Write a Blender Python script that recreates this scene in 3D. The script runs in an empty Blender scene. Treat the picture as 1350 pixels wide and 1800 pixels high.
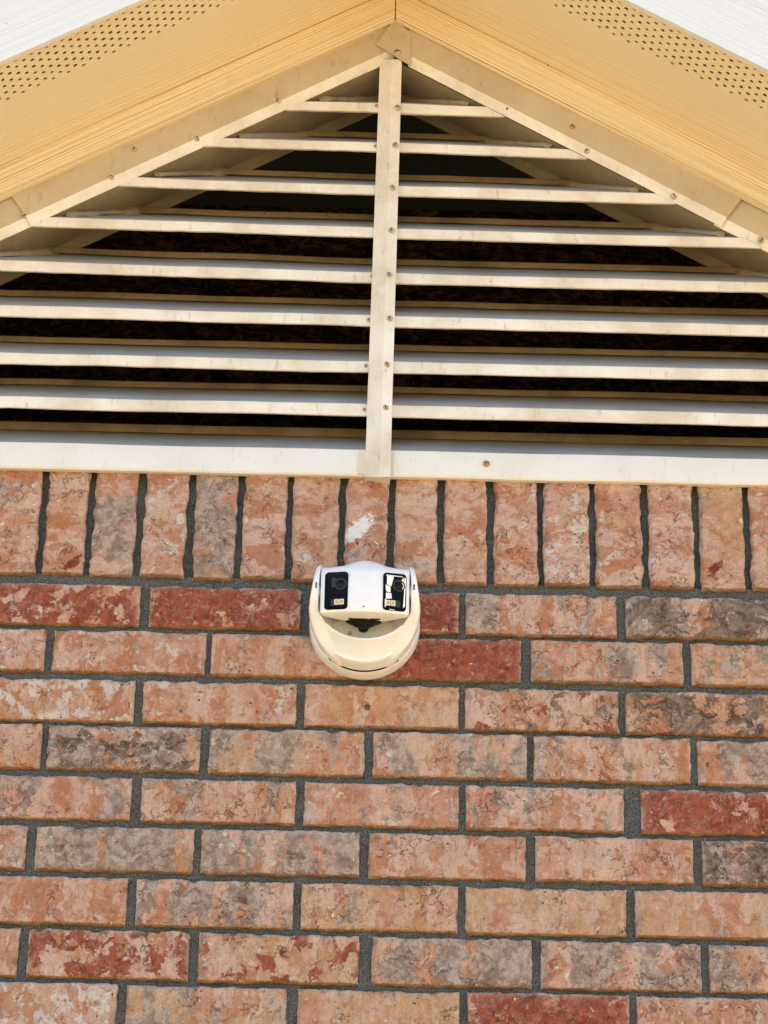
import bpy, bmesh, math, random
from mathutils import Vector, Matrix, noise
R = math.radians
S = bpy.context.scene

# ------------------------------------------------------------------ camera
FPX, PITCH, ROLL, DIST, CAMZ = 4000.0, R(23.0), R(1.3), 2.71, 1.6
CPOS = Vector((0, -DIST, CAMZ))
Fv = Vector((0, math.cos(PITCH), math.sin(PITCH)))
Uv = Vector((0, -math.sin(PITCH), math.cos(PITCH)))
Rv = Vector((1, 0, 0))
Iv = Rv * math.cos(ROLL) + Uv * math.sin(ROLL)
Vv = Uv * math.cos(ROLL) - Rv * math.sin(ROLL)
cd = bpy.data.cameras.new('camera')
cam = bpy.data.objects.new('camera', cd)
S.collection.objects.link(cam)
m = Matrix((Iv, Vv, -Fv)).transposed().to_4x4()
m.translation = CPOS
cam.matrix_world = m
cd.sensor_fit = 'VERTICAL'
cd.sensor_height = 36
cd.sensor_width = 27
cd.lens = FPX / 1800 * 36
cd.clip_start = 0.05
cd.clip_end = 500
S.camera = cam


def at(px, py, Y=0.0):
    """Point of the plane y=Y (parallel to the wall) seen at photograph pixel px, py."""
    d = Fv + Iv * ((px - 675) / FPX) + Vv * ((900 - py) / FPX)
    return CPOS + d * ((Y - CPOS.y) / d.y)


# ------------------------------------------------------------------ sky, sun, exposure
SUN_DIR = Vector((0.63, 0.39, 0.67)).normalized()        # towards the sun: behind the house, to the right
w = bpy.data.worlds.new('World')
S.world = w
w.use_nodes = True
nt = w.node_tree
sky = nt.nodes.new('ShaderNodeTexSky')
sky.sky_type = 'NISHITA'
sky.sun_disc = False
sky.sun_elevation = math.asin(SUN_DIR.z)
sky.sun_rotation = math.atan2(SUN_DIR.x, SUN_DIR.y)
nt.links.new(sky.outputs[0], nt.nodes['Background'].inputs[0])
nt.nodes['Background'].inputs[1].default_value = 0.12
sl = bpy.data.lights.new('sun', 'SUN')
sl.energy = 4.2
sl.angle = R(0.5)
sl.color = (1.0, 0.93, 0.82)
so = bpy.data.objects.new('sun', sl)
S.collection.objects.link(so)
so.rotation_euler = SUN_DIR.to_track_quat('Z', 'Y').to_euler()
S.view_settings.view_transform = 'Standard'
S.view_settings.look = 'None'
S.view_settings.gamma = 1.0
S.view_settings.exposure = 1.80
S.cycles.max_bounces = 8
S.cycles.diffuse_bounces = 6

# ------------------------------------------------------------------ helpers
COL = S.collection


def link(o, parent=None):
    COL.objects.link(o)
    if parent:
        o.parent = parent
    return o


def mesh_obj(name, bm, mat, parent=None, smooth=True, angle=35):
    me = bpy.data.meshes.new(name)
    bm.normal_update()
    bm.to_mesh(me)
    bm.free()
    if mat:
        for mm in (mat if isinstance(mat, (list, tuple)) else [mat]):
            me.materials.append(mm)
    if smooth:
        me.shade_smooth()
        me.set_sharp_from_angle(angle=R(angle))
    return link(bpy.data.objects.new(name, me), parent)


def pydata_obj(name, vs, fs, mat, parent=None, smooth=True, angle=35):
    me = bpy.data.meshes.new(name)
    me.from_pydata([tuple(v) for v in vs], [], fs)
    me.update()
    if mat:
        me.materials.append(mat)
    if smooth:
        me.shade_smooth()
        me.set_sharp_from_angle(angle=R(angle))
    return link(bpy.data.objects.new(name, me), parent)


def empty(name, loc, label, cat, group=None):
    o = bpy.data.objects.new(name, None)
    o.location = loc
    o['label'] = label
    o['category'] = cat
    if group:
        o['group'] = group
    return link(o)


def fbm(p, octv=3, H=1.0):
    return noise.fractal(p, H, 2.0, octv, noise_basis='PERLIN_ORIGINAL')


def add_box(bm, x0, x1, y0, y1, z0, z1):
    vs = [bm.verts.new((x, y, z)) for x in (x0, x1) for y in (y0, y1) for z in (z0, z1)]
    for f in ((0, 1, 3, 2), (4, 6, 7, 5), (0, 4, 5, 1), (2, 3, 7, 6), (0, 2, 6, 4), (1, 5, 7, 3)):
        bm.faces.new([vs[i] for i in f])


def recalc(bm):
    bmesh.ops.recalc_face_normals(bm, faces=bm.faces[:])


def lathe(bm, prof, n=64, fn=None):
    """Profile of (radius, depth) turned about the -Y axis."""
    rings = []
    for r, d in prof:
        ring = []
        for k in range(n):
            t = 2 * math.pi * k / n
            x, z = r * math.cos(t), r * math.sin(t)
            p = fn(x, z, r, d, t) if fn else (x, -d, z)
            ring.append(bm.verts.new(p))
        rings.append(ring)
    for a, b in zip(rings, rings[1:]):
        for k in range(n):
            bm.faces.new((a[k], a[(k + 1) % n], b[(k + 1) % n], b[k]))
    return rings


# ------------------------------------------------------------------ materials
class MB:
    def __init__(s, name, rough=0.6, spec=0.3):
        s.m = bpy.data.materials.new(name)
        s.m.use_nodes = True
        s.t = s.m.node_tree
        s.b = s.t.nodes['Principled BSDF']
        s.b.inputs['Roughness'].default_value = rough
        s.b.inputs['Specular IOR Level'].default_value = spec
        s.co = s.n('ShaderNodeTexCoord').outputs['Object']

    def n(s, kind, **kw):
        nd = s.t.nodes.new(kind)
        for k, v in kw.items():
            setattr(nd, k, v)
        return nd

    def put(s, sock, v):
        if isinstance(v, bpy.types.NodeSocket):
            s.t.links.new(v, sock)
        elif v is not None:
            if sock.type == 'RGBA' and len(v) == 3:
                v = (*v, 1)
            sock.default_value = v

    def math(s, op, a, b=None, c=None, clamp=False):
        nd = s.n('ShaderNodeMath', operation=op, use_clamp=clamp)
        for i, v in enumerate((a, b, c)):
            if v is not None:
                s.put(nd.inputs[i], v)
        return nd.outputs[0]

    def vmath(s, op, a, b=None):
        nd = s.n('ShaderNodeVectorMath', operation=op)
        s.put(nd.inputs[0], a)
        if b is not None:
            s.put(nd.inputs[1], b)
        return nd.outputs[0]

    def noise(s, vec, scale, detail=4, rough=0.55, dist=0.0, out=0):
        nd = s.n('ShaderNodeTexNoise')
        s.put(nd.inputs['Vector'], vec)
        nd.inputs['Scale'].default_value = scale
        nd.inputs['Detail'].default_value = detail
        nd.inputs['Roughness'].default_value = rough
        nd.inputs['Distortion'].default_value = dist
        return nd.outputs[out]

    def voro(s, vec, scale, feature='F1', rnd=1.0):
        nd = s.n('ShaderNodeTexVoronoi', feature=feature)
        s.put(nd.inputs['Vector'], vec)
        nd.inputs['Scale'].default_value = scale
        nd.inputs['Randomness'].default_value = rnd
        return nd.outputs['Distance']

    def ramp(s, v, a, b, lo=0.0, hi=1.0):
        nd = s.n('ShaderNodeMapRange', interpolation_type='SMOOTHSTEP')
        for i, q in enumerate((v, a, b, lo, hi)):
            s.put(nd.inputs[i], q)
        return nd.outputs[0]

    def mix(s, f, a, b):
        nd = s.n('ShaderNodeMix', data_type='RGBA')
        s.put(nd.inputs[0], f)
        s.put(nd.inputs[6], a)
        s.put(nd.inputs[7], b)
        return nd.outputs[2]

    def attr(s, name, out='Fac'):
        return s.n('ShaderNodeAttribute', attribute_type='OBJECT', attribute_name=name).outputs[out]

    def scalev(s, vec, sc, off=(0, 0, 0)):
        nd = s.n('ShaderNodeMapping')
        s.put(nd.inputs[0], vec)
        nd.inputs['Scale'].default_value = sc
        nd.inputs['Location'].default_value = off
        return nd.outputs[0]

    def bump(s, h, strength=0.5, dist=0.001, normal=None):
        nd = s.n('ShaderNodeBump')
        nd.inputs['Strength'].default_value = strength
        nd.inputs['Distance'].default_value = dist
        s.put(nd.inputs['Height'], h)
        if normal is not None:
            s.put(nd.inputs['Normal'], normal)
        s.put(s.b.inputs['Normal'], nd.outputs[0])
        return nd.outputs[0]

    def color(s, c):
        s.put(s.b.inputs['Base Color'], c)
        return s.m


def make_brick_mat():
    M = MB('fired_clay_brick', 0.85, 0.2)
    seed = M.attr('seed')
    sv = M.n('ShaderNodeCombineXYZ')
    M.put(sv.inputs[0], seed)
    M.put(sv.inputs[1], M.math('MULTIPLY', seed, 0.37))
    M.put(sv.inputs[2], M.math('MULTIPLY', seed, -0.61))
    p = M.vmath('ADD', M.co, sv.outputs[0])
    warp = M.noise(p, 34, 3, 0.5, out=1)
    pw = M.vmath('ADD', p, M.vmath('SCALE', M.vmath('SUBTRACT', warp, (0.5, 0.5, 0.5))))
    pw.node.inputs[1].links[0].from_node.inputs['Scale'].default_value = 0.03
    warp2 = M.noise(p, 110, 3, 0.6, out=1)
    sc2 = M.vmath('SCALE', M.vmath('SUBTRACT', warp2, (0.5, 0.5, 0.5)))
    sc2.node.inputs['Scale'].default_value = 0.014
    pw2 = M.vmath('ADD', pw, sc2)
    # clay body: salmon, peach and pink drifting along the brick, tinted brick by brick
    tint = M.attr('tint')
    a = M.mix(tint, (0.63, 0.315, 0.22), (0.64, 0.34, 0.20))
    n1 = M.noise(M.scalev(pw, (1.0, 1.0, 0.8)), 22, 4, 0.6)
    a = M.mix(M.ramp(n1, 0.44, 0.58), a, (0.70, 0.44, 0.345))
    n2 = M.noise(M.scalev(pw2, (1, 1, 1), (3, 1, 2)), 48, 5, 0.65)
    a = M.mix(M.ramp(n2, 0.48, 0.62, 0, 0.85), a, (0.50, 0.195, 0.09))
    n8 = M.noise(M.scalev(pw2, (1, 1, 0.22), (9, 0, 5)), 36, 3, 0.5)
    a = M.mix(M.ramp(n8, 0.52, 0.55, 0, 0.72), a, (0.74, 0.52, 0.415))
    n9 = M.noise(M.scalev(pw2, (1, 1, 0.3), (2, 0, 15)), 44, 3, 0.55)
    a = M.mix(M.ramp(n9, 0.55, 0.58, 0, 0.75), a, (0.50, 0.185, 0.08))
    # buff heart of the brick
    n3 = M.noise(M.scalev(pw, (1, 1, 0.6), (7, 0, 4)), 18, 4, 0.6)
    a = M.mix(M.math('MULTIPLY', M.ramp(n3, 0.42, 0.58), M.math('MULTIPLY', M.attr('buff'), 0.62)), a, (0.62, 0.43, 0.22))
    # kiln bands: grey mauve blocks across the length, with sharp ragged sides
    n4 = M.noise(M.scalev(pw2, (1, 1, 0.35), (1, 5, 9)), 30, 3, 0.5)
    n4b = M.noise(pw2, 95, 4, 0.65)
    g = M.math('ADD', n4, M.math('MULTIPLY', M.math('SUBTRACT', n4b, 0.5), 0.35))
    gth = M.ramp(M.attr('grey'), 0.0, 1.0, 0.66, 0.36)
    gm = M.ramp(g, gth, M.math('ADD', gth, 0.05))
    gcol = M.mix(M.ramp(M.noise(pw2, 62, 5, 0.72), 0.40, 0.60), (0.19, 0.16, 0.135), (0.52, 0.45, 0.385))
    a = M.mix(M.math('MULTIPLY', gm, 0.8), a, gcol)
    # flashed red patches
    n5 = M.noise(M.scalev(pw2, (1, 1, 1), (11, 2, 0)), 33, 4, 0.6)
    rth = M.ramp(M.attr('red'), 0.0, 1.0, 0.80, 0.36)
    rm = M.ramp(n5, rth, M.math('ADD', rth, 0.03))
    rcol = M.mix(M.ramp(n4b, 0.38, 0.62), (0.22, 0.030, 0.014), (0.40, 0.090, 0.045))
    a = M.mix(M.math('MULTIPLY', rm, 0.93), a, rcol)
    # charred dark patches
    n6 = M.noise(M.scalev(pw2, (1, 1, 1.4), (5, 12, 8)), 36, 5, 0.66)
    dth = M.math('ADD', M.ramp(M.attr('dark'), 0.0, 1.0, 0.78, 0.33), M.math('MULTIPLY', M.math('SUBTRACT', 0.55, M.noise(M.scalev(p, (1, 1, 0.4), (4, 1, 1)), 13, 2)), 0.45))
    dm = M.ramp(n6, dth, M.math('ADD', dth, 0.04))
    dcol = M.mix(M.ramp(M.noise(M.scalev(pw2, (1, 1, 1.6)), 75, 5, 0.7), 0.38, 0.62), (0.035, 0.029, 0.022), (0.27, 0.215, 0.165))
    a = M.mix(M.math('MULTIPLY', dm, 0.9), a, dcol)
    # lime bloom: pale patches with hard torn edges
    n7 = M.noise(M.scalev(pw2, (1, 1, 1), (2, 17, 3)), 40, 5, 0.68)
    wth = M.ramp(M.attr('white'), 0.0, 1.0, 0.68, 0.47)
    wm = M.ramp(n7, wth, M.math('ADD', wth, 0.05))
    a = M.mix(M.math('MULTIPLY', wm, 0.85), a, (0.78, 0.69, 0.60))
    # creases: short dark squiggles along the ridges of a noise, broken up
    c1 = M.math('ABSOLUTE', M.math('SUBTRACT', M.noise(M.scalev(pw2, (1, 1, 1), (6, 1, 6)), 58, 2, 0.55), 0.5))
    gth_ = M.math('MULTIPLY_ADD', M.math('SINE', M.math('MULTIPLY', seed, 37.0)), 0.055, 0.55)
    gate = M.ramp(M.math('SUBTRACT', M.noise(p, 32, 4, 0.65), gth_), 0.0, 0.06)
    crease = M.math('MULTIPLY', M.ramp(c1, 0.003, 0.026, 1, 0), gate)
    a = M.mix(M.math('MULTIPLY', crease, 0.62), a, (0.17, 0.075, 0.042))
    c2 = M.math('ABSOLUTE', M.math('SUBTRACT', M.noise(M.scalev(pw2, (1, 1, 1), (1, 8, 3)), 120, 3, 0.6), 0.5))
    gth2 = M.math('MULTIPLY_ADD', M.math('SINE', M.math('MULTIPLY', seed, 91.0)), 0.06, 0.54)
    gate2 = M.ramp(M.math('SUBTRACT', M.noise(M.scalev(p, (1, 1, 1), (3, 3, 3)), 44, 4, 0.65), gth2), 0.0, 0.05)
    crease2 = M.math('MULTIPLY', M.ramp(c2, 0.004, 0.03, 1, 0), gate2)
    a = M.mix(M.math('MULTIPLY', crease2, 0.6), a, M.mix(n4b, (0.14, 0.07, 0.045), (0.78, 0.64, 0.50)))
    # limed, rubbed arrises, with sky light on the upper edges painted in
    rimw = M.n('ShaderNodeAttribute', attribute_type='GEOMETRY', attribute_name='rim').outputs['Fac']
    rn = M.noise(p, 90, 4, 0.65)
    a = M.mix(M.math('MULTIPLY', M.math('MULTIPLY', rimw, M.ramp(rn, 0.36, 0.56)), 0.8), a, (0.80, 0.65, 0.54))
    # raw brown clay, smudged with mortar, on the joint sides; lower arris darkened to paint its shade
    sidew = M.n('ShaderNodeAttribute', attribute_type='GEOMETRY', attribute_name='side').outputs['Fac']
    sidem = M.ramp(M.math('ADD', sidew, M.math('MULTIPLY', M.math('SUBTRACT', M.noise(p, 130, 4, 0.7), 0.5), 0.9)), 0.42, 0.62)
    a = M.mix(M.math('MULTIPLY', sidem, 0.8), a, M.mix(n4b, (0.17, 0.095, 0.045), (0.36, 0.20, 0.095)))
    # overall blotch of tone
    bg = M.ramp(M.noise(M.scalev(p, (1, 1, 1), (8, 8, 1)), 30, 4, 0.6), 0.42, 0.58, 0.15, 1.0)
    bl = M.noise(pw2, 140, 5, 0.72)
    a = M.mix(M.math('MULTIPLY', bg, M.ramp(bl, 0.36, 0.47, 0.62, 0)), a, M.vmath('MULTIPLY', a, (0.55, 0.50, 0.47)))
    a = M.mix(M.math('MULTIPLY', bg, M.ramp(bl, 0.54, 0.62, 0, 0.5)), a, (0.78, 0.60, 0.47))
    # wire drag, pits and pale crumbs
    drag = M.noise(M.scalev(p, (1.0, 1, 0.22)), 300, 3, 0.6)
    a = M.mix(M.ramp(drag, 0.5, 0.72, 0, 0.42), a, (0.40, 0.17, 0.10))
    fine = M.noise(p, 620, 2, 0.7)
    a = M.mix(M.ramp(fine, 0.35, 0.7, 0.22, 0), a, (0.26, 0.12, 0.07))
    pv = M.voro(pw, 75)
    pit = M.math('MULTIPLY', M.ramp(pv, 0.06, 0.12, 1, 0), M.ramp(M.noise(p, 45, 2), 0.52, 0.56))
    a = M.mix(M.math('MULTIPLY', pit, 0.85), a, (0.07, 0.04, 0.03))
    cv = M.voro(M.scalev(pw2, (1, 1, 1), (4, 4, 4)), 60)
    crumb = M.math('MULTIPLY', M.ramp(cv, 0.07, 0.13, 1, 0), M.ramp(M.noise(p, 30, 2), 0.54, 0.58))
    a = M.mix(M.math('MULTIPLY', crumb, 0.85), a, (0.82, 0.72, 0.55))
    # one splat of paint where a brick has one: centre x, centre z, radius
    sp = M.n('ShaderNodeAttribute', attribute_type='OBJECT', attribute_name='splat')
    sx = M.n('ShaderNodeSeparateXYZ')
    M.put(sx.inputs[0], sp.outputs['Vector'])
    ctr = M.n('ShaderNodeCombineXYZ')
    M.put(ctr.inputs[0], sx.outputs[0])
    M.put(ctr.inputs[2], sx.outputs[1])
    flat = M.vmath('MULTIPLY', M.vmath('SUBTRACT', M.co, ctr.outputs[0]), (1, 0, 1))
    # the splat is drawn out along its own diagonal
    fs_ = M.n('ShaderNodeSeparateXYZ')
    M.put(fs_.inputs[0], flat)
    du = M.math('SUBTRACT', fs_.outputs[0], fs_.outputs[2])
    dv = M.math('ADD', fs_.outputs[0], fs_.outputs[2])
    ln = M.n('ShaderNodeVectorMath', operation='LENGTH')
    cq = M.n('ShaderNodeCombineXYZ')
    M.put(cq.inputs[0], M.math('MULTIPLY', du, 0.46))
    M.put(cq.inputs[1], M.math('MULTIPLY', dv, 0.95))
    M.put(ln.inputs[0], cq.outputs[0])
    sqn = M.n('ShaderNodeCombineXYZ')
    M.put(sqn.inputs[0], M.math('MULTIPLY', du, 95))
    M.put(sqn.inputs[1], M.math('MULTIPLY', dv, 150))
    M.put(sqn.inputs[2], seed)
    sq_ = sqn.outputs[0]
    rad = M.math('ADD', ln.outputs['Value'], M.math('MULTIPLY', M.math('SUBTRACT', M.noise(sq_, 1.0, 6, 0.85), 0.5), 0.064))
    sm = M.ramp(M.math('SUBTRACT', rad, sx.outputs[2]), -0.0008, 0.0008, 1, 0)
    sm = M.math('MULTIPLY', sm, M.ramp(sx.outputs[2], 0.0001, 0.0005))
    a = M.mix(sm, a, M.mix(M.attr('splat_red'), (0.86, 0.85, 0.84), (0.22, 0.045, 0.025)))
    M.color(a)
    # relief
    h = M.math('ADD', M.math('MULTIPLY', n2, 0.9), M.math('MULTIPLY', n4b, 0.6))
    h = M.math('ADD', h, M.math('MULTIPLY', M.noise(p, 190, 5, 0.7), 0.55))
    h = M.math('ADD', h, M.math('MULTIPLY', drag, 0.15))
    h = M.math('SUBTRACT', h, M.math('MULTIPLY', crease, 0.5))
    h = M.math('ADD', h, M.math('MULTIPLY', bl, 0.7))
    h = M.math('SUBTRACT', h, M.math('MULTIPLY', pit, 0.6))
    h = M.math('ADD', h, M.math('MULTIPLY', wm, 0.12))
    h = M.math('SUBTRACT', h, M.math('MULTIPLY', dm, 0.2))
    M.bump(h, 0.95, 0.0062)
    return M.m


def make_mortar_mat():
    M = MB('sanded_mortar', 0.95, 0.1)
    n = M.noise(M.co, 30, 5, 0.6)
    g = M.noise(M.co, 700, 3, 0.7)
    a = M.mix(n, (0.050, 0.052, 0.048), (0.115, 0.117, 0.108))
    a = M.mix(M.ramp(g, 0.48, 0.62, 0, 0.8), a, (0.23, 0.228, 0.21))
    a = M.mix(M.ramp(M.noise(M.co, 420, 2, 0.6), 0.36, 0.46, 0.7, 0), a, (0.03, 0.03, 0.028))
    v = M.voro(M.co, 120)
    sp = M.math('MULTIPLY', M.ramp(v, 0.06, 0.12, 1, 0), M.ramp(M.noise(M.co, 60, 2), 0.55, 0.6))
    a = M.mix(sp, a, (0.5, 0.46, 0.38))
    M.color(a)
    h = M.math('ADD', M.math('MULTIPLY', n, 1.2), M.math('MULTIPLY', g, 0.35))
    h = M.math('ADD', h, M.noise(M.co, 150, 4, 0.6))
    M.bump(h, 0.9, 0.002)
    return M.m


def make_paint_mat(name, base, dirt, amount=0.5, rough=0.45, rust=0.0):
    M = MB(name, rough, 0.35)
    n = M.noise(M.co, 9, 5, 0.65)
    a = M.mix(M.ramp(n, 0.35, 0.7, 0, amount), base, dirt)
    st = M.noise(M.scalev(M.co, (1, 1, 0.3)), 120, 5, 0.75)
    a = M.mix(M.ramp(st, 0.56, 0.74, 0, amount * 0.9), a, tuple(c * 0.55 for c in dirt))
    v = M.voro(M.vmath('ADD', M.co, M.vmath('SCALE', M.noise(M.co, 60, 3, 0.6, out=1))), 38)
    sp = M.math('MULTIPLY', M.ramp(v, 0.035, 0.075, 1, 0), M.ramp(M.noise(M.co, 21, 3), 0.52, 0.58))
    a = M.mix(M.math('MULTIPLY', sp, min(1.0, amount * 1.3)), a, (0.12, 0.07, 0.035))
    M.color(a)
    h = M.math('ADD', M.noise(M.co, 260, 3, 0.6), M.math('MULTIPLY', M.noise(M.co, 35, 4, 0.6), 2.0))
    M.bump(h, 0.25, 0.001)
    M.put(M.b.inputs['Roughness'], M.ramp(n, 0.3, 0.7, rough - 0.08, rough + 0.2))
    return M.m


def make_board_mat(name, base, dark, grain, fade):
    """Painted board with a pressed wood grain running along local X; the grain fades out along local Y where fade is set."""
    M = MB(name, 0.55, 0.3)
    sep = M.n('ShaderNodeSeparateXYZ')
    M.put(sep.inputs[0], M.co)
    wob = M.noise(M.scalev(M.co, (1.0, 6, 6)), 2.2, 3, 0.55, out=1)
    sub = M.vmath('SCALE', M.vmath('SUBTRACT', wob, (0.5, 0.5, 0.5)))
    sub.node.inputs['Scale'].default_value = 0.0045
    pw = M.vmath('ADD', M.co, sub)
    g1 = M.noise(M.scalev(pw, (0.0045, 1, 1)), 270, 2, 0.45)
    g2 = M.noise(M.scalev(pw, (0.008, 1, 1), (5, 3, 1)), 560, 2, 0.5)
    h = M.math('ADD', M.math('MULTIPLY', M.ramp(g1, 0.30, 0.70), 1.0), M.math('MULTIPLY', M.ramp(g2, 0.3, 0.7), 0.16))
    if fade:
        k = M.ramp(M.math('ADD', sep.outputs[1], M.math('MULTIPLY', M.noise(M.scalev(M.co, (0.15, 1, 1)), 20, 3), 0.06)),
                   -0.12, 0.0, 0.0, 0.55)
        h = M.math('MULTIPLY', h, k)
    tone = M.noise(M.scalev(M.co, (0.4, 1, 1)), 7, 4, 0.6)
    a = M.mix(M.ramp(tone, 0.35, 0.7, 0, 0.35), base, dark)
    a = M.mix(M.math('MULTIPLY', M.ramp(h, 0.15, 0.9, 1, 0), grain * (0.25 if not fade else 0.0)), a, tuple(c * 0.7 for c in dark))
    v = M.voro(pw, 26)
    sp = M.math('MULTIPLY', M.ramp(v, 0.022, 0.05, 1, 0), M.ramp(M.noise(M.co, 14, 3), 0.52, 0.58))
    a = M.mix(M.math('MULTIPLY', sp, 0.7), a, (0.14, 0.07, 0.03))
    M.color(a)
    h2 = M.math('ADD', h, M.math('MULTIPLY', M.noise(M.co, 420, 2, 0.6), 0.16))
    M.bump(h2, min(1.0, grain * 1.3), 0.0026)
    return M.m


def plain(name, c, rough=0.5, spec=0.4, metal=0.0, coat=0.0, bump=0.0):
    M = MB(name, rough, spec)
    M.b.inputs['Metallic'].default_value = metal
    M.b.inputs['Coat Weight'].default_value = coat
    M.b.inputs['Coat Roughness'].default_value = 0.04
    n = M.noise(M.co, 60, 4, 0.6)
    M.color(M.mix(M.ramp(n, 0.35, 0.7, 0, 0.25), c, tuple(q * 0.8 for q in c)))
    if bump:
        M.bump(M.noise(M.co, 1500, 2, 0.6), bump, 0.0003)
    return M.m


BRICK = make_brick_mat()
MORTAR = make_mortar_mat()
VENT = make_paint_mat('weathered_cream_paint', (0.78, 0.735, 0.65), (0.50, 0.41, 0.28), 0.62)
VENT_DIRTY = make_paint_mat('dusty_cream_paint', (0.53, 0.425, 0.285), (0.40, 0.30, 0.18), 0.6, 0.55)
VENT_BACK = make_paint_mat('grime_and_shade_paint', (0.27, 0.20, 0.105), (0.13, 0.085, 0.038), 0.85, 0.6)  # grime, with the dimmer light deep in the vent put into the colour
BLADE = make_paint_mat('dust_and_shade_paint', (0.40, 0.385, 0.36), (0.26, 0.235, 0.20), 0.6, 0.6)  # dust, with the shade of the slats above put into the colour
RETURN = make_paint_mat('brown_return_paint', (0.30, 0.245, 0.16), (0.20, 0.15, 0.085), 0.7, 0.6)  # browner and darker than the front faces
SILLM = make_paint_mat('clean_cream_paint', (0.74, 0.715, 0.66), (0.62, 0.56, 0.45), 0.35)
SCREW = make_paint_mat('painted_screw', (0.50, 0.44, 0.33), (0.24, 0.17, 0.10), 0.7, 0.4)
RUST = plain('rusty_steel', (0.42, 0.24, 0.13), 0.8, 0.2)
PLUG = plain('brown_plug', (0.10, 0.065, 0.04), 0.8, 0.2)
HOLE = plain('dark_hole', (0.015, 0.012, 0.01), 0.9, 0.1)
SOFFIT = make_board_mat('tan_soffit_board', (0.80, 0.66, 0.42), (0.75, 0.58, 0.34), 0.5, True)
FRIEZE = make_board_mat('tan_frieze_board', (0.79, 0.64, 0.39), (0.72, 0.54, 0.30), 0.6, False)
FASCIA = make_board_mat('white_fascia_board', (0.74, 0.74, 0.735), (0.70, 0.70, 0.695), 0.25, False)
ATTIC = plain('bare_attic_board', (0.16, 0.09, 0.045), 0.9, 0.1)
ROOF = plain('grey_roof_felt', (0.03, 0.028, 0.026), 0.9, 0.1)
CAULK = make_paint_mat('old_caulk', (0.34, 0.285, 0.20), (0.24, 0.18, 0.11), 0.6, 0.6)
PATCH = make_paint_mat('yellowed_paint', (0.66, 0.60, 0.49), (0.52, 0.44, 0.32), 0.5)
WHITE = plain('white_plastic', (0.80, 0.80, 0.79), 0.32, 0.5, bump=0.12)
GREIGE = plain('shade_greige_plastic', (0.62, 0.585, 0.50), 0.5, 0.3)  # body plastic toned down: shade under the head put into the colour
BLACK = plain('gloss_black_plastic', (0.004, 0.004, 0.004), 0.15, 0.08)
MATTE = plain('matt_black_plastic', (0.008, 0.008, 0.008), 0.55, 0.15)
LENSM = plain('lens_glass', (0.006, 0.006, 0.007), 0.05, 0.15)
RING = plain('dark_grey_ring', (0.035, 0.035, 0.035), 0.4, 0.2)
LED = plain('cream_led', (0.75, 0.66, 0.46), 0.3, 0.5)
LEDC = plain('yellow_led_chip', (0.45, 0.34, 0.15), 0.3, 0.5)
REFLECTION = plain('painted_reflection', (0.92, 0.89, 0.78), 0.3, 0.5)  # pale tone of the surroundings mirrored in the right window


def ground_mat():
    M = MB('dry_ground', 0.95, 0.1)
    n = M.noise(M.co, 0.8, 6, 0.65)
    a = M.mix(n, (0.40, 0.29, 0.15), (0.52, 0.39, 0.22))
    a = M.mix(M.ramp(M.noise(M.co, 22, 5, 0.7), 0.45, 0.65), a, (0.44, 0.33, 0.18))
    M.color(a)
    M.bump(M.noise(M.co, 30, 5, 0.7), 0.6, 0.02)
    return M.m


# ------------------------------------------------------------------ the setting: ground
bm = bmesh.new()
rs = [0, 4, 12, 40, 120]
vs = [[bm.verts.new((0, 0, 0))]]
for r in rs[1:]:
    vs.append([bm.verts.new((r * math.cos(k * math.pi / 16), r * math.sin(k * math.pi / 16), 0)) for k in range(32)])
for k in range(32):
    bm.faces.new((vs[0][0], vs[1][k], vs[1][(k + 1) % 32]))
for a, b in zip(vs[1:], vs[2:]):
    for k in range(32):
        bm.faces.new((a[k], b[k], b[(k + 1) % 32], a[(k + 1) % 32]))
g = mesh_obj('ground', bm, ground_mat())
g['kind'] = 'structure'

# ------------------------------------------------------------------ brick wall
AR = R(29.8)
CA, SA, TA = math.cos(AR), math.sin(AR), math.tan(AR)
HALF = 1.36                       # half width of the gable wall
Z_SOLDIER = 2.654                 # underside of the upright course
wall = empty('brick_wall', (0, 0, 0),
             'salmon red brick wall with dark recessed joints under the louvred gable vent', 'wall')
rnd = random.Random(7)


def graded(half, fine=(0, .0007, .0016, .003, .005, .008), step=.0040):
    e = [-half + q for q in fine]
    a, b = -half + fine[-1], half - fine[-1]
    n = max(2, int((b - a) / step))
    mid = [a + (b - a) * k / n for k in range(1, n)]
    return e + mid + [-q for q in reversed(e)]


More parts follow.
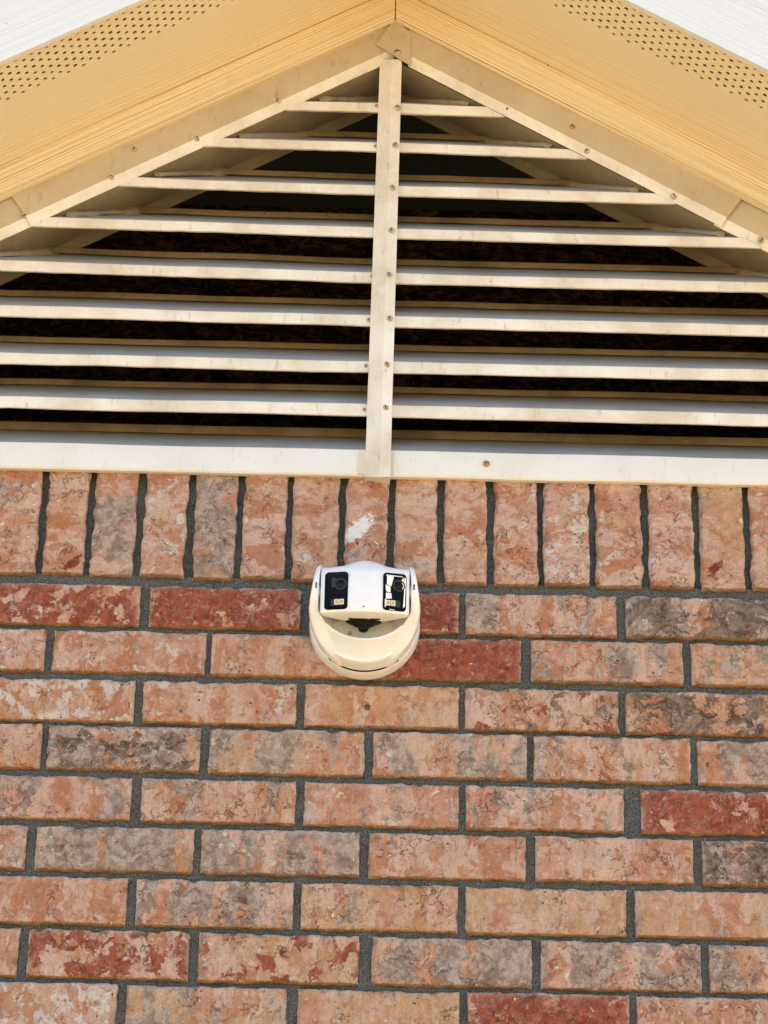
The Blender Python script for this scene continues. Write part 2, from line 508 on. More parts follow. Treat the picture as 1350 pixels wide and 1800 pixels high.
def brick_mesh(w_, h_, sd, rag=1.0, upright=False):
    """One ragged, slightly pillowed brick: length on local X, height on Z, face towards -Y at about y=0."""
    us, ws = graded(w_ / 2), graded(h_ / 2)
    nu, nv = len(us), len(ws)
    o = Vector((sd * 3.1, sd * 1.7, -sd * 2.3))
    lean = rnd.uniform(-.0012, .0012)
    tiltx, tiltz = rnd.uniform(-.006, .006), rnd.uniform(-.02, .02)
    verts, faces = [], []
    chips = [(rnd.choice((-1, 1)) * w_ / 2, rnd.choice((-1, 1)) * h_ / 2 * rnd.uniform(.2, 1), rnd.uniform(.003, .008)) for _ in range(rnd.randint(1, 4))]
    chips += [(rnd.uniform(-.5, .5) * w_, -h_ / 2 if rnd.random() < .7 else h_ / 2, rnd.uniform(.003, .009)) for _ in range(rnd.randint(4, 9))]
    for j, z in enumerate(ws):
        for i, x in enumerate(us):
            dx, dz = w_ / 2 - abs(x), h_ / 2 - abs(z)
            # outline wander, strongest at the rim
            kx, kz = math.exp(-dx / .006), math.exp(-dz / .006)
            ex = .0017 * rag * fbm(Vector((math.copysign(3, x), z * 60, 0)) + o, 3) + .0009 * noise.noise(Vector((math.copysign(5, x), z * 300, 0)) + o)
            ez = .0018 * rag * fbm(Vector((x * 45, math.copysign(3, z), 7)) + o, 3) + .0008 * noise.noise(Vector((x * 240, math.copysign(5, z), 0)) + o)
            rad = (.0048 if z > 0 else .0062) * (1 + .5 * noise.noise(Vector((x * 70, z * 70, 3)) + o))
            d = min(dx, dz)
            if dx < rad and dz < rad:
                d = rad - math.hypot(rad - dx, rad - dz)
            d = max(0.0, d)
            y = 0.0
            if d < rad:
                y = rad - math.sqrt(max(0, rad * rad - (rad - d) ** 2))
            p = Vector((x, 0, z)) + o
            y -= .0021 * fbm(p * 28, 3)
            y -= .0017 * (1 - abs(noise.noise(p * 75))) ** 3
            y -= .0010 * noise.noise(p * 150)
            for cx, cz, cr in chips:
                q = math.hypot((x - cx), (z - cz) * (1 if abs(cz) < h_ / 2 - 1e-6 else 1.6)) + .0018 * noise.noise(p * 220)
                if q < cr:
                    y += .0045 * (1 - (q / cr) ** 2)
            y += lean + tiltx * x + tiltz * z
            verts.append((x + math.copysign(kx * ex, 1) * (1 if x > 0 else -1), y, z + kz * ez * (1 if z > 0 else -1)))
    for j in range(nv - 1):
        for i in range(nu - 1):
            a = j * nu + i
            faces.append((a, a + 1, a + nu + 1, a + nu))
    rim = [i for i in range(nu)] + [j * nu + nu - 1 for j in range(1, nv)] + [(nv - 1) * nu + i for i in range(nu - 2, -1, -1)] + [j * nu for j in range(nv - 2, 0, -1)]
    prev = rim
    for yy in (.009, .045):
        new = []
        for q in rim:
            v = verts[q]
            e = .0006 * noise.noise(Vector((v[0] * 200, yy * 500, v[2] * 200)) + o)
            verts.append((v[0] * (1 + e), yy, v[2] * (1 + e)))
            new.append(len(verts) - 1)
        L = len(rim)
        for k in range(L):
            faces.append((prev[k], new[k], new[(k + 1) % L], prev[(k + 1) % L]))
        prev = new
    me = bpy.data.meshes.new('brick')
    me.from_pydata(verts, [], faces)
    at_ = me.attributes.new('rim', 'FLOAT', 'POINT')
    for i, v in enumerate(verts):
        at_.data[i].value = math.exp(-max(0, min(w_ / 2 - abs(v[0]), (h_ / 2 - v[2]) * .8, (h_ / 2 + v[2]) * 2.2)) / .0022)
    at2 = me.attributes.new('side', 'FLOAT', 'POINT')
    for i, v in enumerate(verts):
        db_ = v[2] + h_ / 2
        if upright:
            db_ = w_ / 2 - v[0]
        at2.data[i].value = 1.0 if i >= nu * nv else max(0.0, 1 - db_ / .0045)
    me.update()
    me.shade_smooth()
    me.set_sharp_from_angle(angle=R(50))
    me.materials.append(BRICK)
    return me


PROPS = ('tint', 'grey', 'red', 'dark', 'white', 'buff')


def put_brick(xc, zc, w_, h_, look, upright=False, splat=None, label=None, rag=1.0):
    sd = rnd.uniform(1, 60)
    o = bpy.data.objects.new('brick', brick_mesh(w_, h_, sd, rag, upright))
    o.location = (xc, 0, zc)
    if upright:
        o.rotation_euler = (0, R(-90) if rnd.random() < 0 else R(90), 0)
    o['seed'] = sd
    d = dict(tint=rnd.random(), grey=rnd.uniform(.05, .3), red=0.05, dark=rnd.uniform(0, .2), white=rnd.uniform(.1, .4), buff=rnd.uniform(0, .3))
    d.update(look or {})
    for k in PROPS:
        o[k] = float(d[k])
    o['splat'] = [0.0, 0.0, 0.0] if not splat else [float(q) for q in splat[:3]]
    o['splat_red'] = 0.0 if not splat else float(splat[3])
    if label:
        o['label'] = label
    return link(o, wall)


def lk(s):
    """'g.6 d.3' -> a brick's look."""
    names = dict(g='grey', r='red', d='dark', w='white', b='buff', t='tint')
    return {names[q[0]]: float(q[1:]) for q in s.split()}


# stretcher courses: top and bottom edge (z), pixel row of the middle, head joints (pixel centres), looks
COURSES = [
    (2.6420, 2.5860, 1060, [(-24, 0), (254, 18), (537, 18), (813, 13), (1092, 17), (1372, 12)],
     ['r.70 w.3', 'r.92', 'r.9', 'g.40 w.4', 'd.72 g.7 b.3']),
    (2.5795, 2.5235, 1145, [(-190, 0), (85, 15), (366, 11), (650, 10), (925, 19), (1208, 16), (1490, 12)],
     ['w.5 t.1', 'w.55 t0 d.25', 'g.34 t.2', 'r1 w0 g.1', 'g.50 w.3', 'g.50 b.6']),
    (2.5145, 2.4590, 1235, [(-36, 0), (243, 17), (528, 16), (812, 12), (1093, 13), (1380, 12)],
     ['w.75 t.8 b.3', 'w.5 t.6', 't1 b.6 g.22 w.05 d.22', 'r.52 d.46 w.3', 'd.66 b.5 w.1']),
    (2.4540, 2.3960, 1320, [(-205, 0), (76, 12), (359, 17), (648, 17), (933, 14), (1220, 14), (1505, 12)],
     ['t.8 w.3', 'g.8 d.60 b.3', 'g.62 b.7', 'g.48 b.5 w.4', 'g.55 w.3', 'g.55 w.2']),
    (2.3880, 2.3325, 1410, [(-50, 0), (238, 19), (527, 17), (813, 13), (1112, 32), (1400, 12)],
     ['g.45 w.4 t0', 'g.42 t.7', 'g.40 w.5 t0', 'g.35 w.35', 'r.86 w.4']),
    (2.3260, 2.2700, 1500, [(-230, 0), (52, 19), (346, 15), (640, 18), (933, 18), (1227, 17), (1520, 12)],
     ['w.6 t0', 'g.78 b.5 d.3', 'g.70 d.25 b.3', 'w.4 t.3 b.2', 'r.22 w.5 b.2', 'd.86 g.6']),
    (2.2615, 2.2040, 1590, [(-65, 0), (230, 18), (522, 15), (812, 14), (1109, 17), (1405, 12)],
     ['g.36 t.4', 'd.44 g.5 t.9', 'b.8 g.25 w.1', 'b.95 w.3 t0', 'b.85 g.2 t0']),
    (2.1980, 2.1395, 1675, [(-255, 0), (39, 18), (340, 18), (642, 24), (943, 17), (1240, 16), (1540, 12)],
     ['w.5 t0', 'r.64 w.3', 'r.58 b.6 w.3', 'g.70 d.2', 'g.76 d.25', 'g.62 w.3']),
    (2.1335, 2.0760, 1770, [(-90, 0), (212, 18), (513, 21), (815, 15), (1113, 15), (1415, 12)],
     ['w.85 r.2 b.4', 'b.6 g.4 r.2', 'b.85 w.3', 'r.9', 'r.36 b.6 w.3']),
]
XLIM = HALF


def far(sgn, x, zc, h_):
    """Bricks beyond the frame, at the regular pitch, as far as the corner of the wall."""
    x = abs(x) if sgn * x > 0 else -abs(x)
    while x < HALF - .03:
        wd = min(.192, HALF - x - .005)
        put_brick(sgn * (x + .005 + wd / 2), zc, wd, h_, dict(grey=rnd.uniform(.1, .7), red=rnd.choice((.05, .05, .05, .8)), buff=rnd.random() * .6))
        x += .202


for ci, (zt, zb, ym, joints, looks) in enumerate(COURSES):
    for k in range(len(joints) - 1):
        (ja, wa), (jb, wb) = joints[k], joints[k + 1]
        x0 = at(ja + wa / 2, ym).x if wa else at(ja, ym).x + .005
        x1 = at(jb - wb / 2, ym).x
        put_brick((x0 + x1) / 2, (zt + zb) / 2 + rnd.uniform(-.0006, .0006), x1 - x0, zt - zb, lk(looks[k]))
    # beyond the frame, at the regular pitch
    for sgn, x in ((1, at(joints[-1][0], ym).x), (-1, at(joints[0][0], ym).x)):
        far(sgn, x, (zt + zb) / 2, zt - zb)
# two more courses under the frame
for ci in (9, 10):
    far(1, -.06 if ci % 2 else .04, 2.1047 - .0640 * (ci - 8), .0565)
    far(-1, -.06 if ci % 2 else .04, 2.1047 - .0640 * (ci - 8), .0565)

# upright soldier course under the sill
SJ = [-7, 80, 164, 250, 339, 426, 512, 603, 690, 775, 863, 950, 1040, 1131, 1221, 1309, 1398]
SL = ['g.32 w.4', 't1 w.2 g.05 b.3 d.0', 'g.55 d.15', 'w.6 t0 g.1', 'g.70 d.2', 'w.45 t0', 'g.32 t.6 w.3', 'd.32 g.2 t.3',
      't.9 g.08 w.25', 't.9 g.1 w.3 b.2', 'w.4 t.3', 'w.6 t0', 'w.5 r.2 b.4', 'w.55 t0 b.35', 't1 b.65 g.05', 't0 w.5']
SPL = {1: (.076, .013, .0085, 1), 7: (.020, -.010, .0135, 0), 14: (.062, -.010, .0075, 1)}
ST = 2.836
for k in range(16):
    x0, x1 = at(SJ[k], 835).x, at(SJ[k + 1], 835).x
    wj = .0088 + rnd.uniform(-.001, .0015)
    dz = rnd.uniform(-.0012, .0018)
    zb = Z_SOLDIER + dz
    # local X of an upright brick points down the wall, local Z to the right
    put_brick((x0 + x1) / 2, (ST + zb) / 2, ST - zb, x1 - x0 - wj, lk(SL[k]), True, SPL.get(k),
              {1: 'peach soldier brick with a dark red paint drip', 7: 'mottled soldier brick with a white paint scrape above the camera',
               14: 'buff soldier brick with a rust red spot'}.get(k), 1.5)
for sgn in (-1, 1):
    x = at(SJ[0] if sgn < 0 else SJ[-1], 835).x
    for k in range(12):
        put_brick(x + sgn * .0327, (ST + Z_SOLDIER) / 2, ST - Z_SOLDIER, .0565, dict(grey=rnd.uniform(0, .6)), True, rag=1.5)
        x += sgn * .0655
    if sgn < 0:
        XS0 = x
    else:
        XS1 = x

# mortar: one bed for the stretchers, a deeper one behind the soldiers
bm = bmesh.new()


def bed(x0, x1, z0, z1, y0, amp, step=.012):
    nx, nz = max(1, int((x1 - x0) / step)), max(1, int((z1 - z0) / step))
    gr = [[bm.verts.new((x0 + (x1 - x0) * i / nx, y0 + amp * fbm(Vector((x0 + (x1 - x0) * i / nx, 5, z0 + (z1 - z0) * j / nz)) * 30, 3),
                         z0 + (z1 - z0) * j / nz)) for i in range(nx + 1)] for j in range(nz + 1)]
    for j in range(nz):
        for i in range(nx):
            bm.faces.new((gr[j][i], gr[j][i + 1], gr[j + 1][i + 1], gr[j + 1][i]))


bed(-HALF + .004, HALF - .004, 1.94, Z_SOLDIER + .004, .0098, .0016, .008)
bed(-HALF + .004, HALF - .004, Z_SOLDIER + .004, 2.834, .0150, .003, .008)
add_box(bm, -HALF, HALF, .03, .12, 0, 2.834)
mesh_obj('mortar', bm, MORTAR, wall)

# the rest of the wall, out of the picture: the same bricks, joined
bm = bmesh.new()
ci = 0
zc = 2.614
while zc > .03:
    x = -HALF + (.05 if ci % 2 else .0)
    while x < HALF - .02:
        xa, xb = x + .004, min(x + .198, HALF)
        inside = zc > 1.95
        if not inside and xb - xa > .03:
            add_box(bm, xa, xb, rnd.uniform(-.001, .001), .05, zc - .0283, zc + .0283)
        x += .202
    ci += 1
    zc -= .0640
x = XS1
while x < HALF - .05:
    add_box(bm, x + .0045, x + .061, 0, .05, Z_SOLDIER, ST)
    x += .0655
x = XS0
while x > -HALF + .05:
    add_box(bm, x - .061, x - .0045, 0, .05, Z_SOLDIER, ST)
    x -= .0655
recalc(bm)
o = mesh_obj('brickwork', bm, BRICK, wall, smooth=False)
o['kind'] = 'stuff'
o['seed'] = 3.0
for k, v in zip(PROPS, (.5, .3, .1, .15, .3, .2)):
    o[k] = v
o['splat'] = [0.0, 0.0, 0.0]
o['splat_red'] = 0.0
bm = bmesh.new()
add_box(bm, -HALF, -HALF + .1, .12, 5, 0, 2.6)
add_box(bm, HALF - .1, HALF, .12, 5, 0, 2.6)
add_box(bm, -HALF + .1, HALF - .1, 4.9, 5, 0, 2.6)
recalc(bm)
mesh_obj('side_wall', bm, MORTAR, wall, smooth=False)

# screw hole in the brick below the camera: a short dark plug with a rim
pc = at(646, 1243, -.0032)
bm = bmesh.new()
lathe(bm, [(.0048, -.006), (.0046, .0006), (.0036, .0010), (.0026, .0004), (.0022, -.004), (.0001, -.004)], 16)
recalc(bm)
o = mesh_obj('wall_plug', bm, PLUG, wall)
o.location = pc
o.scale = (.8, .8, .8)

# ------------------------------------------------------------------ roof overhang
ZA = 3.546                         # soffit plane at the ridge line
YE = -.2495                        # outer edge of the soffit
YF, YR = -.028, -.014              # faces of the frieze board and of the vent's rake flange
RUN = 1.60                         # length of the slope
roof = empty('roof_overhang', (0, 0, 3.5),
             'tan gable overhang with perforated soffit, wood grain frieze boards and white fascia above the vent', 'roof')


def slope_matrix(s):
    X = Vector((CA, 0, -s * SA))
    Y = Vector((0, 1, 0))
    m = Matrix((X, Y, X.cross(Y))).transposed().to_4x4()
    m.translation = Vector((0, 0, ZA - 3.5))
    return m


def slope_obj(name, bm, mat, s, smooth=False):
    recalc(bm)
    o = mesh_obj(name, bm, mat, roof, smooth)
    o.matrix_local = slope_matrix(s)
    return o


def slope_box(bm, s, y0, y1, z0, z1, run=RUN, nx=1, gap=0.0):
    """Board along the slope between depths y0..y1 and heights z0..z1 off the soffit plane, mitred at the ridge."""
    def xs(z):
        return -s * TA * z * 1.0 + s * gap
    pts = []
    for end in (0, 1):
        for y in (y0, y1):
            for z in (z0, z1):
                pts.append(bm.verts.new(((xs(z) if end == 0 else s * run), y, z)))
    for f in ((0, 1, 3, 2), (4, 6, 7, 5), (0, 4, 5, 1), (2, 3, 7, 6), (0, 2, 6, 4), (1, 5, 7, 3)):
        bm.faces.new([pts[i] for i in f])


HOLE_ROWS, PU, PV, HR = 11, .0221, .00725, .0030
for s in (-1, 1):
    # soffit: a plain strip, and a perforated strip made of cells that each hold a real hole
    bm = bmesh.new()
    v_in = -.1675 + PV / 2
    slope_box(bm, s, v_in, -.004, 0, .007, gap=.0006)
    v_out = v_in - HOLE_ROWS * PV
    slope_box(bm, s, YE, v_out, 0, .007, gap=.0006)
    N0, N1 = 0, 33
    base = .2480 if s > 0 else .2739
    start = base - PU * int(base / PU)
    u_end = None
    for r_ in range(HOLE_ROWS):
        vc = v_in - PV * (r_ + .5)
        off = 0 if r_ % 2 == 0 else PU / 2
        u0 = start + off - PU / 2
        cells = [(u0 + k * PU, u0 + (k + 1) * PU) for k in range(N0, N1)]
        if u0 > .001:
            q = [bm.verts.new((s * u, v, 0)) for u, v in ((.0006, vc - PV / 2), (u0, vc - PV / 2), (u0, vc + PV / 2), (.0006, vc + PV / 2))]
            bm.faces.new(q)
        for (ua, ub) in cells:
            if ua < .0005:
                ua = .0006
            uc = ub - PU / 2
            ring_o = [(ua, vc - PV / 2), (uc, vc - PV / 2), (ub, vc - PV / 2), (ub, vc), (ub, vc + PV / 2), (uc, vc + PV / 2), (ua, vc + PV / 2), (ua, vc)]
            ang = [225, 270, 315, 0, 45, 90, 135, 180]
            hr = HR * rnd.uniform(.9, 1.1)
            ring_i = [(uc + hr * math.cos(R(t)), vc + hr * math.sin(R(t))) for t in ang]
            vo = [bm.verts.new((s * u, v, 0)) for u, v in ring_o]
            vi = [bm.verts.new((s * u, v, 0)) for u, v in ring_i]
            vu = [bm.verts.new((s * u, v, .0016)) for u, v in ring_i]
            for k in range(8):
                k2 = (k + 1) % 8
                bm.faces.new((vo[k], vo[k2], vi[k2], vi[k]))
                bm.faces.new((vi[k], vi[k2], vu[k2], vu[k]))
        ul = cells[-1][1]
        q = [bm.verts.new((s * u, v, 0)) for u, v in ((ul, vc - PV / 2), (RUN, vc - PV / 2), (RUN, vc + PV / 2), (ul, vc + PV / 2))]
        bm.faces.new(q)
    slope_obj('soffit_board', bm, SOFFIT, s)
    # frieze board against the wall, with an eased lower edge
    bm = bmesh.new()
    n0, n1 = -(ZA - 3.4963) * CA, -.0005
    prof = [(YR + .0005, n0), (YF + .006, n0), (YF + .0015, n0 + .0022), (YF, n0 + .007)]
    prof += [(YF, n0 + .007 + (n1 - n0 - .007) * k / 6) for k in range(1, 7)] + [(YR + .0005, n1)]
    nx = 60
    rows = []
    for (y, z) in prof:
        xa = -s * TA * z + s * .0008
        rows.append([bm.verts.new((xa + (s * RUN - xa) * i / nx, y, z)) for i in range(nx + 1)])
    for a, b in zip(rows, rows[1:]):
        for i in range(nx):
            bm.faces.new((a[i], a[i + 1], b[i + 1], b[i]))
    slope_obj('frieze_board', bm, FRIEZE, s, True)
    # fascia on the outer edge, hanging a little below the soffit
    bm = bmesh.new()
    slope_box(bm, s, YE - .0005 - .007, YE - .0005, -.004, .1645, gap=.0004)
    slope_obj('fascia_board', bm, FASCIA, s)
    # a thin tan edge strip where the soffit meets the fascia
    bm = bmesh.new()
    slope_box(bm, s, YE + .0004, YE + .004, -.0035, -.0002, gap=.0006)
    slope_obj('edge_strip', bm, SOFFIT, s)
    # roof deck
    bm = bmesh.new()
    slope_box(bm, s, YE - .05, 5.1, .165, .19, gap=.0)
    slope_obj('roof_deck', bm, ROOF, s)
    # sheathing behind frieze and flange, closing the gable above the vent opening
    bm = bmesh.new()
    slope_box(bm, s, -.0035, .10, -(ZA - 3.462) * CA, .164, gap=.0)
    slope_obj('gable_sheathing', bm, VENT_DIRTY, s)

# ------------------------------------------------------------------ gable vent
Y0 = -.006                         # face of the slat lips
vent = empty('gable_vent', (0, 0, 2.83), 'triangular cream metal gable vent with horizontal louvre slats and a centre post', 'vent')
VO = Vector((0, 0, 2.83))
ZLB, ZLT = 3.4405, 3.4537          # lip of the rake: lower and upper line at the ridge


def vobj(name, vs, fs, mat, smooth=False, angle=35, parent=None, me=None):
    bm = bmesh.new()
    bv = [bm.verts.new(Vector(v) - VO) for v in vs]
    for f in fs:
        bm.faces.new([bv[i] for i in f])
    recalc(bm)
    return mesh_obj(name, bm, mat, vent if parent is None else parent, smooth, angle)


def sweep(name, prof, fL, fR, mat, n=1, jit=0.0, closed=False, smooth=True, wob=0.0):
    """Profile of (y, z) swept in x; the ends follow fL(y, z) and fR(y, z), which return points."""
    vs, fs = [], []
    for i in range(n + 1):
        t = i / n
        for k, (y, z) in enumerate(prof):
            a, b = Vector(fL(y, z)), Vector(fR(y, z))
            p = a.lerp(b, t)
            if wob:
                p.z += wob * fbm(Vector((p.x * 6, z * 3, 2)), 2)
                p.y += wob * fbm(Vector((p.x * 9, z * 5, 8)), 2)
                if k == 0:
                    p.z += wob * .7 * noise.noise(Vector((p.x * 60, z * 9, 4)))
            vs.append(p)
    L = len(prof)
    for i in range(n):
        for k in range(L if closed else L - 1):
            k2 = (k + 1) % L
            fs.append((i * L + k, i * L + k2, (i + 1) * L + k2, (i + 1) * L + k))
    if closed:
        fs.append(tuple(range(L)))
        fs.append(tuple(n * L + k for k in range(L)))
    return vobj(name, vs, fs, mat, smooth, 25)


VX = (ZLB - 2.835) / TA            # where the rakes meet the sill
# rake flanges with a bevelled lip, a deep return and an inner flange
for s in (-1, 1):
    end_o, end_i = 0.0, 0.0
    # (y, offset of z at the ridge)
    prof = [(.0005, 3.513), (YR, 3.513), (YR, ZLT), (Y0 + .0005, ZLB), (Y0 + .0025, ZLB + .0008)]
    for part, (xa, xb, lift, bend) in enumerate(((0.0, .474 if s > 0 else .512, 0, .0), (.466 if s > 0 else .5045, VX, .0030, 0))):
        lap = .0018 if s > 0 and part == 0 else 0.0

        def fa(y, z, xa=xa, xb=xb, lift=lift, part=part, lap=lap):
            x = xa if s < 0 else .020
            if part:
                x = xa - (3.513 - z) * .5 + .012
            return (s * x, y + (lift if y < 0 else 0) - (lap if y < 0 else 0), z - TA * x)

        def fb(y, z, xa=xa, xb=xb, lift=lift, part=part, lap=lap):
            x = xb
            if not part:
                x = xb - (3.513 - z) * .5 + .014
            return (s * x, y + (lift if y < 0 else 0) - (lap if y < 0 else 0), z - TA * x)
        vs, fs = [], []
        N = 50
        for (y, z) in prof:
            a, b = Vector(fa(y, z)), Vector(fb(y, z))
            for i in range(N + 1):
                p = a.lerp(b, i / N)
                if y == YR:
                    p.y += .0010 * fbm(Vector((p.x * 7, 3 + s, z * 9)), 2)
                p.z += .0006 * fbm(Vector((p.x * 11, 9 + s, z * 40)), 2)
                vs.append(p)
        for k in range(len(prof) - 1):
            for i in range(N):
                q = k * (N + 1) + i
                fs.append((q, q + 1, q + N + 2, q + N + 1))
        nf = len(fs)
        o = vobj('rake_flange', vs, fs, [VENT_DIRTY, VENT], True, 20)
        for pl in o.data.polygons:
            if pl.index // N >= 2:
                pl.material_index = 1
    if s > 0:
        # the right flange laps over the left one at the ridge with a square cut end
        YL = YR - .0040
        q = [at(693, 33, YL), at(661, 78, YL), at(722, 115, YL), at(722, 57, YL)]
        vs = q + [v + Vector((0, .0022, 0)) for v in q]
        fs = [(0, 1, 2, 3)] + [(k, (k + 1) % 4, 4 + (k + 1) % 4, 4 + k) for k in range(4)]
        vobj('lap_end', vs, fs, VENT_DIRTY, False, parent=o)
    # return of the frame going inwards and the inner flange
    YB = .079
    prof = [(Y0 + .003, ZLB + .0012), (YB, ZLB + .0012), (YB, ZLB - .0185), (YB + .002, ZLB - .0185)]
    vs, fs = [], []
    for (y, z) in prof:
        for i in range(41):
            x = VX * i / 40
            vs.append((s * x, y + .001 * noise.noise(Vector((x * 9, y * 30, s))), z - TA * x))
    for k in range(len(prof) - 1):
        for i in range(40):
            q = k * 41 + i
            fs.append((q, q + 1, q + 42, q + 41))
    vobj('rake_return', vs, fs, RETURN, True, 20)

# centre post: two faces folded to a ridge
MT = [at(668, 104, -.007), at(688, 104, -.0170), at(706.5, 104, -.0135)]
MBm = [at(641, 838, -.0135), at(667, 838, -.0255), at(686, 838, -.0215)]
n = 40
vs, fs = [], []
for i in range(n + 1):
    t = i / n
    a, b, c = [p.lerp(q, t) for p, q in zip(MT, MBm)]
    wv = .0004 * fbm(Vector((0, 0, t * 9)), 2)
    row = [a + Vector((.0008, .055, 0)), a + Vector((wv, .0, 0)), b + Vector((wv - .0006, .0012, 0)), b + Vector((wv + .0006, .0004, 0)), c + Vector((wv, 0, 0)), c + Vector((-.0008, .055, 0))]
    vs += row
for i in range(n):
    for k in range(5):
        q = i * 6 + k
        fs.append((q, q + 1, q + 7, q + 6))
fs.append(tuple(n * 6 + k for k in range(6)))
post = vobj('centre_post', vs, fs, VENT, True, 12)


def post_x(z, side):
    t = (MT[0].z - z) / (MT[0].z - MBm[0].z)
    return (MT[0].x + (MBm[0].x - MT[0].x) * t - .0005) if side < 0 else (MT[2].x + (MBm[2].x - MT[2].x) * t + .0005)


# slats: front lip, sloping blade, upturned folded back edge
W, TB = .085, .700
ROWS_L = [((500, 177), (666, 181), 15.8), ((375, 242), (664, 250), 15.5), ((217, 310), (661, 326), 16), ((65, 381), (658, 399), 16.3),
          ((0, 456.6), (655, 478), 17.3), ((0, 536), (647, 553), 19), ((0, 619), (647, 634), 19.2), ((0, 696), (644, 710), 20)]
ROWS_R = [((708, 182), (871, 187), 17.3), ((703, 250), (1018, 262), 16), ((701, 326), (1161, 340), 17), ((698, 401.5), (1307, 418), 16.3),
          ((695, 479.6), (1347, 496), 17), ((694, 555), (1347, 571), 19), ((689, 635), (1347, 649), 19.5), ((687, 711), (1347, 727.5), 21)]


def rake_x(z, s, inset=.0):
    return s * max(.012, (ZLB + .001 - z) / TA - inset)


def slat_profile(lip):
    """(y, z) from the lip's hem upwards and back, z=0 at the top of the lip."""
    return [(Y0 + .007, -lip + .0016), (Y0 + .001, -lip), (Y0, -lip + .0012), (Y0, -.0012), (Y0 + .0008, 0),
            (Y0 + W * .5, W * .5 * TB - .0006), (Y0 + W, W * TB), (Y0 + W, W * TB + .0020), (Y0 + W - .0110, W * TB + .0034), (Y0 + W - .0122, W * TB + .0024), (Y0 + W - .0126, W * TB - .0008), (Y0 + W - .0116, W * TB - .0058)]


for rows, s in ((ROWS_L, -1), (ROWS_R, 1)):
    for (pa, pb, hpx) in rows:
        A, B = at(*pa, Y0), at(*pb, Y0)
        if s < 0:
            pin, pout = B, A
        else:
            pin, pout = A, B
        slope = (pout.z - pin.z) / (pout.x - pin.x)
        lip = hpx / 1.17 / 1000 * (1.0 if hpx > 18 else 1.06)
        prof = slat_profile(lip)
        zb = pin.z

        def fin(y, z):
            zz = zb + z
            x = post_x(zz, s) + (-s * .004)
            return (x, y, zb + slope * (x - pin.x) + z)

        def fout(y, z):
            zz = pin.z + slope * (s * .5) + z if True else 0
            # iterate for the rake at this height
            x = rake_x(zb + z, s, .001)
            for _ in range(3):
                x = rake_x(zb + slope * (x - pin.x) + z, s, .001)
            if abs(x) > VX - .02:
                x = s * (VX - .02)
            return (x, y, zb + slope * (x - pin.x) + z)
        vs, fs = [], []
        N = 30
        L = len(prof)
        sdv = rnd.uniform(0, 50)
        for k, (y, z) in enumerate(prof):
            a, b = Vector(fin(y, z)), Vector(fout(y, z))
            for i in range(N + 1):
                p = a.lerp(b, i / N)
                p.z += .0011 * fbm(Vector((p.x * 7, sdv, k * .1)), 2)
                p.y += .0007 * fbm(Vector((p.x * 8, sdv + 9, k * .1)), 2)
                if k < 3:
                    p.z += .0007 * noise.noise(Vector((p.x * 90, sdv, 0)))
                vs.append(p)
        for k in range(L - 1):
            for i in range(N):
                q = k * (N + 1) + i
                fs.append((q, q + 1, q + N + 2, q + N + 1))
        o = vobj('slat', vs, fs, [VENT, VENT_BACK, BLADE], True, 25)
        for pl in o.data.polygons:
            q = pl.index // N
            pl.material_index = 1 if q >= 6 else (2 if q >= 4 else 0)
        # a bead of old caulk where the blade meets the rake return, and a knob of it at the inner flange
        za_, xa_ = zb + slope * (fout(0, 0)[0] - pin.x), fout(0, 0)[0]
        if abs(xa_) < .75:
            bm = bmesh.new()
            prev = None
            NB = 14
            for i in range(NB + 1):
                t = i / NB
                y = Y0 + .012 + (.079 - Y0 - .016) * t
                z = za_ + (y - Y0) * TB * .98 + .004
                x = rake_x(z, s, .006)
                rr = .0052 + .0022 * fbm(Vector((t * 5, sdv, 1)), 2) + (.0045 if i > NB - 3 else 0)
                ring = []
                for k in range(7):
                    th = 2 * math.pi * k / 7
                    rk = rr * (1 + .35 * noise.noise(Vector((t * 9, k * 1.3, sdv))))
                    ring.append(bm.verts.new(Vector((x - s * .002 + rk * math.cos(th) * 1.3, y, z + rk * math.sin(th) * .9)) - VO))
                if prev:
                    for k in range(7):
                        bm.faces.new((prev[k], prev[(k + 1) % 7], ring[(k + 1) % 7], ring[k]))
                else:
                    bm.faces.new(ring)
                prev = ring
            bm.faces.new(prev)
            recalc(bm)
            mesh_obj('caulk_bead', bm, CAULK, o, True, 60)

# sill: tall front flange, wide blade behind it, both sides of the post in one length
SA_, SB_ = at(0, 777.5, -.012), at(1347, 805.5, -.012)
sz = (SA_.z + SB_.z) / 2
LIPS = sz - (at(0, 822.5, -.012).z + at(1347, 851, -.012).z) / 2
prof = [(.0005, -LIPS + .001), (-.010, -LIPS), (-.012, -LIPS + .002), (-.012, -.002), (-.0112, 0), (Y0 + .043, .0315), (Y0 + .085, .0610), (Y0 + .085, .0645), (Y0 + .0740, .0672), (Y0 + .0726, .0660), (Y0 + .0720, .0600), (Y0 + .0732, .0545)]
vs, fs = [], []
N, L = 80, len(prof)
for k, (y, z) in enumerate(prof):
    xe = min(VX + .02, VX + .02 - max(0, z) / TA)
    for i in range(N + 1):
        x = -xe + 2 * xe * i / N
        vs.append((x, y + .0008 * fbm(Vector((x * 6, 4, k * .1)), 2), sz + z + .0008 * fbm(Vector((x * 7, 1, k * .1)), 2) + (.0004 * noise.noise(Vector((x * 80, 3, 3))) if k in (1, 2) else 0)))
for k in range(L - 1):
    for i in range(N):
        q = k * (N + 1) + i
        fs.append((q, q + 1, q + N + 2, q + N + 1))
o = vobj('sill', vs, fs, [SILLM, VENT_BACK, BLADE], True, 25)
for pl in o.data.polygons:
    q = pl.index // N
    pl.material_index = 1 if q >= 6 else (2 if q >= 4 else 0)

